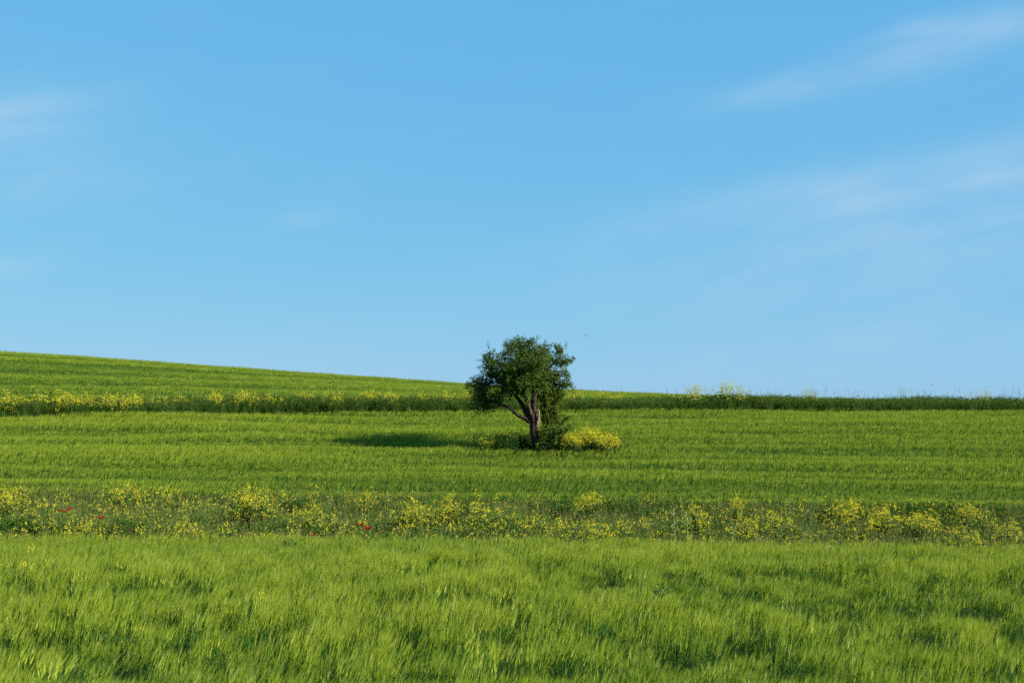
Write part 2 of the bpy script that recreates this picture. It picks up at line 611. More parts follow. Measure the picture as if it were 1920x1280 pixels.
def barley_field(name, variants, x0, x1, y0, y1, dens, keep, hfun, label):
    X, Y = jitter_points(x0, x1, y0, y1, dens)
    k = keep(X, Y)
    X, Y = X[k], Y[k]
    h, wid, tint, lean = hfun(X, Y)
    Z = ground_z(X, Y) - .01
    n = len(X)
    rot = np.stack([rng.normal(0, .05, n), lean + rng.normal(0, .05, n), rng.normal(0, .4, n)], 1)
    # the lean is about world Y, so wind stays one way: keep z rotation small in effect
    scl = np.stack([wid, wid, h], 1)
    return scatter(name, variants, BMATS, np.stack([X, Y, Z], 1), rot, scl, np.clip(tint + rng.normal(0, .18 if 'foreground' in label else .09, n), 0, 1), label, 'barley')


def frustum(X, Y, m=3.5):
    return np.abs(X) < Y * 0.364 + m


near_var = [barley_clump(100 + i, pale=(i % 4 == 0) + (i % 3 == 0)) for i in range(12)]


def near_h(X, Y):
    w = smooth(.28, .70, fbm(X * .20 + .10 * Y, Y * .36, 11, 3))          # broad swells of the canopy
    g = smooth(.25, .75, fbm(X * 1.3, Y * 1.0, 23, 2))
    h = 0.90 + .24 * w + .15 * (g - .5)
    calm = 1 - .8 * smooth(25, 30, Y)
    h = 1.0 + (h - 1.0) * calm
    hole = np.zeros_like(h)            # thin, stunted patches of the crop
    for hx, hy, ax_, ay_ in ((-5.4, 17.2, 1.5, 1.5), (-4.6, 19.4, 1.3, .7), (-3.3, 16.0, .5, .7), (5.6, 20.6, 2.6, .9), (2.9, 21.6, 1.0, .4), (7.6, 19.2, .8, .6), (4.3, 19.4, .7, .5),
                             (4.85, 14.6, .55, .4), (1.7, 19.0, .6, .5), (-1.0, 20.6, 1.2, .5), (-1.6, 17.2, .5, .5), (1.2, 17.6, .35, .4), (2.7, 16.6, .5, .4)):
        hole = np.maximum(hole, np.exp(-((X - hx) / ax_) ** 2 - ((Y - hy) / ay_) ** 2))
    hole = smooth(.25, .75, hole * (.55 + .9 * fbm(X * 1.4, Y * 1.1, 37, 2)))
    gap = calm * smooth(.45, .60, fbm(X * 2.6, Y * .85, 43, 2)) * smooth(14, 16, Y) * (.35 + .65 * smooth(.35, .6, fbm(X * .22, Y * .3, 47, 2)))
    h = h * (1 - .40 * hole) * (1 - .42 * gap)
    u = rng.random(X.size)
    h = h * np.where(u < .10 * calm, rng.uniform(.55, .8, X.size), np.where(u > .965, rng.uniform(1.08, 1.2, X.size), 1.0))
    tint = np.clip(.50 - .50 * w - .25 * (g - .5) + .5 * hole + .45 * gap, 0, 1)
    lean = .02 + .08 * (fbm(X * .3, Y * .3, 51, 2) - .4)
    return h, np.full_like(h, 1.05), tint, lean


barley_field('barley_crop', near_var, -18, 18, 9, 34, 20,
             lambda X, Y: frustum(X, Y, 3) & (Y < near_back(X) + .12 * np.sin(X * 3) + rng.normal(0, .12, X.size)), near_h,
             'tall green barley with bright awns filling the foreground below the weedy strip')


def in_tree_patch(X, Y):
    return ((X - TREE_X - .30) / (2.75 + .35 * np.sin(X * 2.3 + Y))) ** 2 + ((Y - TREE_D + .15) / (1.15 + .2 * np.sin(X * 3.1))) ** 2 < 1


mid_var = [barley_clump(200 + i, n=9, rad=.15, awn_n=10) for i in range(8)]


def mid_h(X, Y):
    yy = Y + .03 * X + 1.6 * (fbm(X * .07, Y * .05, 59, 2) - .5)
    rows = smooth(.30, .70, fbm(X * .060, yy * .60, 61, 3)) * .65 + smooth(.28, .72, fbm(X * .12 + .3 * yy, yy * 1.1, 67, 2)) * .35
    g = fbm(X * .8, Y * .8, 71, 2)
    h = .52 + .30 * rows + .09 * (g - .5)
    tint = np.clip(.12 - .20 * smooth(2.6, .4, Y - mid_front(X)) - .75 * (rows - .45) + .9 * (fbm(X * .10, yy * .25, 73, 2) - .5) + .40 * np.exp(-((Y - mid_front(X) - 2.9) / .8) ** 2) * smooth(-14, -6, X) * smooth(12, 4, X), 0, 1)
    lean = .05 + .10 * (g - .5)
    return h, np.full_like(h, 1.0), tint, lean


barley_field('barley_crop', mid_var, -30, 30, 40, 68, 21,
             lambda X, Y: frustum(X, Y, 4) & (Y > mid_front(X) + rng.normal(0, .12, X.size)) & (Y < mid_back(X)) & ~in_tree_patch(X, Y),
             mid_h, 'sunlit green barley in streaked rows on the slope around the lone tree')

far_var = [barley_clump(300 + i, n=14, rad=.24, awn_n=6) for i in range(5)]


def far_h(X, Y):
    yy = Y - .05 * X
    rows = smooth(.3, .7, fbm(X * .03, yy * .3, 81, 3))
    g = fbm(X * .5, Y * .5, 83, 2)
    h = .60 + .26 * rows + .10 * (g - .5)
    tint = np.clip(1.05 - .75 * rows, 0, 1)
    return h, np.full_like(h, 1.45), tint, .08 + .1 * (g - .5)


barley_field('barley_crop', far_var, -50, 50, 64, 118, 7,
             lambda X, Y: frustum(X, Y, 5) & (Y > mid_back(X) + 3.2), far_h,
             'darker green crop on the rounded hill rising behind the far hedge bank at left')

#INSERT
# ================================================================== WEEDY STRIPS
def grass_tuft(seed, n=26, h=.5, seeds=True):
    r = np.random.default_rng(seed)
    mb = MB()
    for k in range(n):
        a = r.random() * 2 * np.pi; q = .12 * math.sqrt(r.random())
        b = np.array([q * math.cos(a), q * math.sin(a), 0])
        hh = h * r.uniform(.45, 1.0)
        la = r.random() * 2 * np.pi; u = np.array([math.cos(la), math.sin(la), 0])
        le = r.uniform(.1, .55)
        P = [b, b + u * le * hh * .25 + [0, 0, hh * .6], b + u * le * hh * .7 + [0, 0, hh * (1 - .3 * le)]]
        mb.strip(P, [.006, .008, .001], np.cross(u, [0, 0, 1]), 0)
    if seeds:
        for k in range(3):
            a = r.random() * 2 * np.pi
            hh = h * r.uniform(1.0, 1.45)
            u = np.array([math.cos(a), math.sin(a), 0])
            t = u * hh * .18 + [0, 0, hh]
            mb.strip([[0, 0, 0], t * .55, t], [.004, .003, .002], [-u[1], u[0], 0], 0)
            C = t * (1 - .22 * r.random((9, 1))); D = r.normal(0, 1, (9, 3)) + [0, 0, 1.2]
            mb.leaves(C, D, r.normal(0, 1, (9, 3)), .03, .010, 1)
    return mb


def leafy_weed(seed, h=.45, n=70, spread=.22, ll=.09, top=(.6, 1.1), stems=7):
    r = np.random.default_rng(seed)
    mb = MB()
    tips = []
    for k in range(stems):
        a = r.random() * 2 * np.pi; u = np.array([math.cos(a), math.sin(a), 0])
        t = u * spread * r.uniform(.3, 1.2) + [0, 0, h * r.uniform(*top)]
        mb.strip([[0, 0, 0], t * .5 + [0, 0, .03], t], [.006, .005, .003], [-u[1], u[0], 0], 0)
        tips.append(t)
    tips = np.array(tips)
    i = r.integers(0, stems, n)
    C = tips[i] * r.uniform(.25, 1.0, (n, 1)) + r.normal(0, .025, (n, 3))
    C[:, 2] = np.abs(C[:, 2])
    D = np.concatenate([r.normal(0, 1, (n, 2)), r.normal(.35, .4, (n, 1))], 1)
    mb.leaves(C, D, np.array([[0, 0, 1.0]]) + r.normal(0, .35, (n, 3)), ll * r.uniform(.6, 1.2, n), ll * .42, 0)
    return mb


def dock_stem(seed, h=.6):
    r = np.random.default_rng(seed)
    mb = MB()
    for k in range(4):
        a = r.random() * 2 * np.pi; u = np.array([math.cos(a), math.sin(a), 0])
        t = u * .12 * r.random() + [0, 0, h * r.uniform(.7, 1.1)]
        mb.strip([[0, 0, 0], t * .5, t], [.005, .004, .003], [-u[1], u[0], 0], 0)
        C = t * r.uniform(.55, 1.0, (26, 1)) + r.normal(0, .018, (26, 3))
        mb.leaves(C, r.normal(0, 1, (26, 3)), r.normal(0, 1, (26, 3)), .024, .016, 1)
    return mb


def flower_stem(seed, h=.55):
    r = np.random.default_rng(seed)
    mb = MB()
    for k in range(4):
        a = r.random() * 2 * np.pi; u = np.array([math.cos(a), math.sin(a), 0])
        t = u * .2 * r.random() + [0, 0, h * r.uniform(.6, 1.1)]
        mb.strip([[0, 0, 0], t * .5 + [0, 0, .02], t], [.005, .004, .003], [-u[1], u[0], 0], 0)
        n = 7
        C = t + r.normal(0, .018, (n, 3))
        mb.leaves(C, r.normal(0, 1, (n, 3)) + [0, 0, .5], r.normal(0, 1, (n, 3)), .026, .024, 2)
        C = t * r.uniform(.1, .7, (5, 1))
        mb.leaves(C, r.normal(0, 1, (5, 3)), r.normal(0, .4, (5, 3)) + [0, 0, 1], .09, .03, 0)
    return mb


def strip_scatter(name, variants, mats, y0f, y1f, xr, dens, hf, label, cat, mask=None, wid=1.0, jit=(.75, 1.2)):
    X, Y = jitter_points(-xr, xr, 25, 75, dens)
    k = (Y > y0f(X)) & (Y < y1f(X)) & frustum(X, Y, 4)
    if mask is not None:
        k &= mask(X, Y)
    X, Y = X[k], Y[k]
    n = len(X)
    h = hf(X, Y) * rng.uniform(*jit, n)
    rot = np.stack([rng.normal(0, .08, n), rng.normal(.04, .08, n), rng.uniform(0, 6.28, n)], 1)
    scl = np.stack([wid * np.ones(n), wid * np.ones(n), h], 1)
    return scatter(name, variants, mats, np.stack([X, Y, ground_z(X, Y) - .01], 1), rot, scl,
                   np.clip(fbm(X * .4, Y * .5, 91, 2) + rng.normal(0, .15, n), 0, 1), label, cat)


SM = [M['grass'], M['seed'], M['bloom']]
strip_scatter('meadow_grass', [grass_tuft(400 + i) for i in range(5)], SM,
              lambda X: near_back(X) - .1, lambda X: mid_front(X) + .1, 22, 20,
              lambda X, Y: .62 + .5 * fbm(X * .5, Y * .4, 93, 2), 'rough olive green grass covering the weedy strip between the two barley fields', 'grass', wid=1.25)
strip_scatter('leafy_weeds', [leafy_weed(420 + i) for i in range(5)], [M['weed']],
              lambda X: near_back(X) + .1, lambda X: mid_front(X) + .05, 22, 7,
              lambda X, Y: .5 + .9 * fbm(X * .45, Y * .4, 95, 2), 'dark leafy weeds scattered in patches through the weedy strip', 'weeds',
              mask=lambda X, Y: fbm(X * .35, Y * .35, 97, 2) + .18 * smooth(2.5, .5, mid_front(X) - Y) > .47, wid=1.3)
strip_scatter('dry_seed_stems', [dock_stem(440 + i) for i in range(3)], SM,
              lambda X: near_back(X) + .5, lambda X: mid_front(X) - .3, 22, .4,
              lambda X, Y: .8 + .3 * fbm(X * .5, Y * .5, 99, 2), 'thin brownish seed stems standing among the grass of the weedy strip', 'seed stems',
              mask=lambda X, Y: fbm(X * .3, Y * .3, 101, 2) > .46)
strip_scatter('yellow_wildflowers', [flower_stem(460 + i) for i in range(5)], SM,
              lambda X: near_back(X) + .4, lambda X: mid_front(X) - .2, 22, 3.2,
              lambda X, Y: .9 + .45 * fbm(X * .5, Y * .5, 103, 2), 'small loose yellow wildflowers sprinkled through the weedy strip', 'wildflowers',
              mask=lambda X, Y: fbm(X * .28, Y * .4, 105, 2) > .43)

# far bank: a low dense hedge of weeds along the back of the slope
strip_scatter('hedge_weeds', [leafy_weed(480 + i, h=1.0, n=300, spread=.45, ll=.075, top=(.70, .98), stems=16) for i in range(6)], [M['hedge']],
              lambda X: mid_back(X) + .1, lambda X: mid_back(X) + 3.0, 34, 11,
              lambda X, Y: (.74 + .48 * fbm(X * .22, Y * .2, 107, 3)) * np.interp(X, [-30, -18, -6, 4, 14, 30], [1.28, 1.16, 1.02, 1.0, 1.08, .90]),
              'low dark green hedge bank of dense weeds along the back of the slope', 'hedge', jit=(.86, 1.05))
strip_scatter('hedge_grass', [grass_tuft(500 + i, n=30, h=.95, seeds=(i == 0)) for i in range(4)], SM,
              lambda X: mid_back(X) - .2, lambda X: mid_back(X) + 3.2, 34, 9,
              lambda X, Y: .88 + .32 * fbm(X * .6, Y * .6, 109, 2), 'tall wispy grass poking out of the low hedge bank', 'grass', jit=(.8, 1.05))
# weeds in the uncropped patch round the trunk
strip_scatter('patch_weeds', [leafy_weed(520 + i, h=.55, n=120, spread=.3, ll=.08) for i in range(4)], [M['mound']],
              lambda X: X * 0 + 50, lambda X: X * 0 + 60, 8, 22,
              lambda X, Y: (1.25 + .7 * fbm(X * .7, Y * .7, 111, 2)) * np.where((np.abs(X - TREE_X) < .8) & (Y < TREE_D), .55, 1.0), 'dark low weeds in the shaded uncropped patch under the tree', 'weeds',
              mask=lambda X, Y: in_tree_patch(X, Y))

# ================================================================== MUSTARD
def mustard(seed, h=1.0, r0=.5, n=26, dens=1.0, branches=4, flowers_low=.45):
    """returns (foliage, blossoms) of a branching mustard clump, about h tall and 2*r0 wide"""
    r = np.random.default_rng(seed)
    fo, bl = MB(), MB()
    heads = []
    for k in range(n):
        a = r.random() * 2 * np.pi; q = math.sqrt(r.random()) * (.72 + .45 * math.sin(3 * a + seed) * math.sin(2 * a - seed))
        b = np.array([math.cos(a), math.sin(a), 0]) * q * r0 * .75
        t = np.array([math.cos(a), math.sin(a), 0]) * q * r0 * r.uniform(.75, 1.1)
        t[2] = h * (1 - .30 * q * q) * r.uniform(.55, 1.05)
        mid = (b + t) * .5 + [0, 0, .08 * h]
        u = np.array([-math.sin(a), math.cos(a), 0])
        fo.strip([b, mid, t], [.009, .007, .003], u, 0)
        heads.append(t)
        for j in range(branches):
            s = r.uniform(flowers_low, .95)
            p = b * (1 - s) + t * s + [0, 0, .05 * h * (1 - s)]
            e = p + np.array([r.normal(0, .10), r.normal(0, .10), r.uniform(.08, .24)]) * h
            fo.strip([p, e], [.005, .003], r.normal(0, 1, 3), 0)
            heads.append(e)
        m = 10
        s = r.uniform(.05, .7, (m, 1))
        C = b * (1 - s) + t * s + r.normal(0, .03, (m, 3)); C[:, 2] = np.abs(C[:, 2])
        D = np.concatenate([r.normal(0, 1, (m, 2)), r.normal(.2, .4, (m, 1))], 1)
        fo.leaves(C, D, np.array([[0, 0, 1.0]]) + r.normal(0, .35, (m, 3)), .14 * r.uniform(.6, 1.2, m), .05, 1)
    heads = np.array(heads)
    keep = r.random(len(heads)) < dens
    heads = heads[keep]
    m = 7
    C = np.repeat(heads, m, 0) + r.normal(0, .020, (len(heads) * m, 3))
    D = r.normal(0, 1, C.shape) + [0, 0, .3]
    bl.leaves(C, D, r.normal(0, 1, C.shape) + [0, 0, .6], .025, .022, 0)
    return fo, bl


MUST = {}
for key, kw in {'round': dict(r0=.62, n=64, dens=.95, branches=6, flowers_low=.42),
                'loose': dict(r0=.55, n=20, dens=.75, branches=4, flowers_low=.5),
                'low': dict(r0=.6, n=26, dens=.85, branches=3, flowers_low=.5),
                'tops': dict(r0=.6, n=34, dens=.9, branches=4, flowers_low=.72),
                'crest': dict(r0=.62, n=68, dens=.92, branches=6, flowers_low=.66),
                'full': dict(r0=.6, n=40, dens=.9, branches=5, flowers_low=.25)}.items():
    fo, bl = mustard(600 + len(MUST), **kw)
    MUST[key] = (mesh_from('foliage', *fo.arrays(), [M['mstem'], M['weed']]),
                 mesh_from('blossoms', *bl.arrays(), [M['bloom']]),
                 mesh_from('blossoms', *bl.arrays(), [M['bloompale']]))


def place_mustard(kind, px, ptop, d, wpx, label, group, pale=False, hmin=.3):
    """px, ptop: where its middle and top are seen; d: how far off it stands; wpx: how wide it looks"""
    x = px_x(px, d)
    g = float(ground_z(x, d))
    h = max(px_z(ptop, d) - g, hmin)
    w = wpx / F * d / 1.15
    e = empty('mustard_clump', (x, d, g), rng.uniform(0, 6.28), (w, w * .95, h))
    tag(e, label, 'mustard', group)
    fm, bm, pm = MUST[kind]
    for nm, me in (('foliage', fm), ('blossoms', pm if pale else bm)):
        o = bpy.data.objects.new(nm, me)
        COL.objects.link(o)
        o.parent = e
    return e


G1 = 'yellow mustard clumps in the weedy strip'
for a in (
    ('full', 14, 916, 41.0, 95, 'dense yellow mustard clump cut by the left edge of the photo, in the weedy strip'),
    ('low', 165, 974, 36.5, 75, 'low yellow mustard clump below the poppies near the left edge, by the foreground barley'),
    ('loose', 243, 905, 42.0, 105, 'tall loose mustard clump in the weedy strip, just right of the left edge poppies'),
    ('loose', 325, 915, 42.0, 60, 'small tall mustard clump midway between the loose left clump and the big round one'),
    ('low', 352, 972, 36.5, 95, 'low sparse mustard clump at the front of the strip, left of the big round clump'),
    ('full', 470, 914, 39.5, 125, 'biggest round mustard clump, thick with yellow flowers, left of the tree in the weedy strip'),
    ('loose', 592, 942, 38.0, 90, 'loose pale yellow mustard clump right of the big round clump, above a single poppy'),
    ('loose', 690, 922, 41.0, 75, 'sparse tall mustard clump behind the pair of red poppies'),
    ('full', 775, 938, 38.0, 100, 'dense yellow mustard clump just right of the pair of red poppies'),
    ('full', 840, 936, 39.0, 95, 'yellow mustard clump second to the right of the pair of red poppies'),
    ('loose', 915, 938, 38.5, 120, 'wide loose mustard clump below the left edge of the tree shadow patch, mid strip'),
    ('low', 1005, 962, 37.0, 90, 'low mustard clump in the strip straight below the tree trunk'),
    ('tops', 1108, 922, 40.5, 80, 'bright mustard clump standing behind the dark bush in the middle of the weedy strip'),
    ('low', 1105, 972, 35.8, 90, 'low mustard clump in front of the dark bush, at the foreground barley edge'),
    ('loose', 1300, 944, 37.5, 70, 'sparse mustard clump between two pale thistle stems'),
    ('tops', 1378, 928, 40.0, 50, 'narrow tall mustard clump rising behind the purple thistle'),
    ('low', 1405, 962, 36.0, 95, 'yellow mustard clump just right of the purple thistle'),
    ('loose', 1462, 955, 36.8, 90, 'mustard clump second to the right of the purple thistle'),
    ('tops', 1590, 938, 39.0, 110, 'loose mustard clump left of the long yellow bank at right'),
    ('full', 1650, 950, 37.0, 105, 'dense mustard clump at the left end of the long yellow bank at right'),
    ('tops', 1722, 960, 36.6, 115, 'mustard clump in the middle of the long yellow bank at right'),
    ('tops', 1812, 946, 39.5, 95, 'rounded mustard clump standing behind the long yellow bank, near the right edge'),
    ('low', 1795, 984, 34.5, 130, 'low spread mustard clump at the right end of the long yellow bank'),
    ('loose', 1880, 974, 35.5, 85, 'brownish yellow mustard clump cut close to the right edge of the photo'),
    ('low', 1615, 1006, 33.6, 75, 'smallest mustard clump, tucked at the foreground barley edge under the long yellow bank'),
):
    place_mustard(*a, G1)

G2 = 'yellow mustard clumps along the far hedge bank'
far_list = [(8, 735, 70, 'full'), (62, 737, 60, 'loose'), (118, 735, 66, 'full'), (160, 739, 46, 'full'), (205, 738, 52, 'tops'),
            (252, 740, 50, 'tops'), (300, 741, 44, 'loose'), (348, 740, 40, 'loose'), (403, 733, 36, 'tops'), (456, 734, 52, 'tops'),
            (517, 736, 46, 'loose'), (572, 735, 48, 'tops'), (623, 733, 36, 'loose'), (696, 731, 50, 'tops'), (732, 733, 30, 'tops'),
            (800, 737, 40, 'loose'), (842, 730, 34, 'loose'), (868, 734, 34, 'loose'), (1080, 731, 46, 'loose'), (1140, 733, 56, 'loose')]
ORD = ['first', 'second', 'third', 'fourth', 'fifth', 'sixth', 'seventh', 'eighth', 'ninth', 'tenth', 'eleventh', 'twelfth',
       'thirteenth', 'fourteenth', 'fifteenth', 'sixteenth', 'seventeenth', 'last']
for i, (px, pt, w, kd) in enumerate(far_list):
    x = px_x(px, 66.0)
    if px < 900:
        lab = ('yellow mustard clump on the far hedge bank, %s from the left edge' % ORD[i]) if i < 17 else \
              'faint mustard clump on the far hedge bank touching the left of the tree crown'
    else:
        lab = ['faint mustard clump on the far hedge bank, nearest to the right side of the tree',
               'faint mustard clump on the far hedge bank, second to the right of the tree'][i - 18]
    place_mustard(kd, px, pt + 1, float(mid_back(x)) + [.7, 1.3, 1.0, 1.7][i % 4], w * [1.5, 1.2, 1.8, 1.35, 1.6][i % 5], lab, G2)
for px, pt, w, kd, lab in ((1302, 722, 74, 'tops', 'pale feathery mustard clump on the skyline hedge, left of the tallest one'),
                           (1362, 717, 84, 'tops', 'tallest pale feathery mustard clump standing on the skyline hedge right of the tree'),
                           (1512, 727, 50, 'loose', 'thin pale mustard clump on the skyline hedge, midway between tree and right edge'),
                           (1838, 731, 60, 'loose', 'thin pale mustard clump on the skyline hedge close to the right edge')):
    place_mustard(kd, px, pt, float(mid_back(px_x(px, 66))) + 1.2, w, lab, 'pale mustard clumps on the skyline hedge', pale=True)

G3 = 'mustard clumps around the tree foot'
for kd, px, pt, d, w, lab in (
    ('crest', 1072, 814, 52.9, 58, 'yellow mustard clump closest to the tree trunk on its right, beside the shrub'),
    ('crest', 1106, 805, 53.2, 74, 'tallest dense yellow mustard clump at right of the tree foot'),
    ('crest', 1142, 814, 52.9, 56, 'yellow mustard clump at the right end of the patch by the tree'),
    ('loose', 912, 818, 53.4, 44, 'small mustard clump with few flowers at the left end of the patch under the tree'),
):
    place_mustard(kd, px, pt, d, w, lab, G3)

# ================================================================== THE TREE
S = 224.0          # picture measure of the tree: units per metre
TG = float(ground_z(TREE_X, TREE_D))


def tp(cx, cy, y=0.0):
    return np.array([(cx - 805) / S, y, (1185 - cy) / S])


def bez(pts, n=8):
    """smooth curve through points (Catmull-Rom)"""
    P = np.array(pts, float)
    P = np.concatenate([2 * P[:1] - P[1:2], P, 2 * P[-1:] - P[-2:-1]])
    out = []
    for i in range(1, len(P) - 2):
        for t in np.linspace(0, 1, n, endpoint=False):
            a, b, c, d = P[i - 1], P[i], P[i + 1], P[i + 2]
            out.append(.5 * ((2 * b) + (-a + c) * t + (2 * a - 5 * b + 4 * c - d) * t * t + (-a + 3 * b - 3 * c + d) * t ** 3))
    out.append(P[-2])
    return np.array(out)


tree = empty('tree', (TREE_X, TREE_D, TG))
tag(tree, 'lone round-crowned dark green tree with a leaning brown trunk in the field', 'tree')
nodes = []          # skeleton points for twigs to start from


def limb(name, pts, r0, r1, sides=8, rough=.08):
    P = bez(pts, 6)
    P = P + rng.normal(0, .008, P.shape)
    t = np.linspace(0, 1, len(P))
    rr = r0 * (1 - t) + r1 * t
    mb = MB(); mb.tube(P, rr, sides, 0, rough)
    o = build(name, mb, M['bark'], tree, smooth_shade=True)
    for p, q in zip(P[len(P) // 3:], rr[len(P) // 3:]):
        nodes.append((p, q))
    return o


# trunk, flared at the foot, forking at about 1.4 m
P = bez([tp(806, 1200), tp(800, 1120), tp(785, 1000), tp(778, 930), tp(775, 850), tp(768, 790)], 6)
t = np.linspace(0, 1, len(P))
rr = np.interp(t, [0, .08, .25, .6, .8, 1], [.26, .19, .155, .160, .175, .12])
mb = MB(); mb.tube(P, rr, 12, 0, .07)
build('trunk', mb, M['bark'], tree, smooth_shade=True)
limb('branch', [tp(750, 870), tp(700, 830), tp(645, 808), tp(570, 745), tp(490, 715, -.2), tp(400, 680, -.3), tp(330, 640, -.3)], .10, .025)
limb('branch', [tp(755, 850), tp(712, 790, .1), tp(680, 720, .2), tp(630, 650, .4), tp(540, 560, .7), tp(430, 470, .9)], .115, .03)
limb('branch', [tp(765, 830), tp(735, 740, -.1), tp(705, 650, -.25), tp(640, 530, -.6), tp(560, 400, -.8)], .11, .03)
limb('branch', [tp(770, 820), tp(768, 720), tp(765, 640), tp(740, 520, .1), tp(700, 380, .1), tp(690, 240, 0)], .11, .025)
limb('branch', [tp(785, 800), tp(778, 700, -.1), tp(800, 590, -.2), tp(860, 480, -.3), tp(930, 380, -.3), tp(1010, 290, -.2)], .10, .02)
limb('branch', [tp(785, 790), tp(800, 680, .2), tp(850, 580, .5), tp(930, 520, .8), tp(1020, 470, .8)], .08, .02)
limb('branch', [tp(760, 700, -.1), tp(800, 500, -.5), tp(840, 360, -.7), tp(850, 230, -.6)], .06, .018)
limb('branch', [tp(765, 640), tp(760, 480, .6), tp(800, 350, 1.0), tp(830, 260, 1.0)], .06, .018)
# the pale broken snag on the right of the fork
mb = MB()
mb.tube(bez([tp(800, 900, -.10), tp(814, 850, -.15), tp(820, 795, -.15), tp(815, 745, -.12)], 5),
        np.interp(np.linspace(0, 1, 16), [0, .5, .85, 1], [.080, .055, .028, .005]), 8, 0, .15)
build('broken_snag', mb, M['barewood'], tree, smooth_shade=True)
tag(bpy.context.scene.objects['broken_snag'], 'pale broken snag of bare wood')

BLOBS = [  # crown masses: x, row, half width, half height, depth offset, half depth, twigs
    (690, 275, 190, 125, 0, 1.2, 40), (830, 285, 125, 110, 0, 1.1, 22), (385, 305, 75, 60, .1, .4, 7), (330, 300, 35, 20, .1, .2, 2),
    (440, 425, 130, 110, .2, 1.1, 24), (310, 535, 95, 90, .1, .8, 15), (325, 655, 110, 85, -.1, .8, 16),
    (620, 450, 190, 150, -.9, .8, 30), (620, 450, 190, 150, .9, .8, 26), (650, 470, 180, 140, 0, .6, 18),
    (865, 450, 105, 100, 0, 1.0, 18), (985, 220, 34, 38, -.1, .25, 4), (1070, 310, 40, 16, -.1, .2, 3), (990, 340, 55, 30, 0, .4, 5),
    (1050, 435, 45, 22, .2, .3, 4), (1065, 535, 55, 24, .1, .3, 5), (980, 480, 50, 40, .2, .5, 5), (975, 590, 80, 55, .2, .6, 9), (545, 600, 130, 75, 0, 1.0, 16),
    (380, 730, 110, 35, -.1, .5, 7), (560, 190, 60, 40, 0, .5, 5), (655, 150, 26, 26, 0, .2, 2), (740, 155, 40, 30, .1, .3, 3),
    (480, 265, 40, 40, 0, .4, 3), (860, 610, 80, 50, .3, .6, 6), (700, 560, 150, 60, -1.0, .5, 16), (820, 540, 110, 60, -.8, .5, 12), (780, 400, 150, 110, -1.2, .5, 16),
    (560, 480, 150, 110, 1.5, .5, 12), (800, 380, 150, 110, 1.4, .5, 12)]
NP = np.array([p for p, q in nodes])
NR = np.array([q for p, q in nodes])
tw = MB(); crown = MB()
for (cx, cy, rx, rz, yo, ry, n) in BLOBS:
    c = tp(cx, cy + .06 * (700 - cy), yo * 1.15); ry = ry * 1.25; rx = rx * .94; rz = rz * .9
    k = 0
    while k < n:
        u = rng.normal(0, 1, 3); u /= np.linalg.norm(u)
        u *= rng.random() ** .45
        tip = c + u * np.array([rx / S, ry, rz / S])
        k += 1
        # twig from the nearest part of a limb, rather lower and further in than the tip
        dd = np.linalg.norm((NP - tip) * [1, 1, 1.0], axis=1) + 1.2 * np.maximum(NP[:, 2] - tip[2], 0)
        j = int(np.argmin(dd))
        a = NP[j]
        m = (a + tip) * .5 + rng.normal(0, .06, 3) + [0, 0, .05]
        tw.tube(bez([a, m, tip], 4), np.linspace(min(NR[j] * .55, .03), .005, 9), 5, 0)
        # leaf sprays round the last half of the twig
        nl = int(150 * rng.uniform(.7, 1.25))
        ns = 6
        ctr = m + (tip - m) * rng.uniform(.15, 1.2, (ns, 1)) + rng.normal(0, .13 if rx > 65 else .06, (ns, 3))
        ax = (tip - a) / (np.linalg.norm(tip - a) + 1e-6) * .6 + rng.normal(0, .7, (ns, 3)) + [0, 0, .35]
        ax /= np.linalg.norm(ax, axis=1)[:, None]
        i = rng.integers(0, ns, nl)
        C = ctr[i] + ax[i] * rng.uniform(-.14, .24, (nl, 1)) + rng.normal(0, .028, (nl, 3))
        D = ax[i] * .6 + rng.normal(0, .8, (nl, 3)) - [0, 0, .15]
        N_ = rng.normal(0, .55, (nl, 3)) + [0, 0, 1.0]
        crown.leaves(C, D, N_, 0.066 * rng.uniform(.7, 1.25, nl), .040 * rng.uniform(.8, 1.2, nl), 0)
build('twigs', tw, M['bark'], tree, smooth_shade=True)
build('crown', crown, M['treeleaf'], tree)

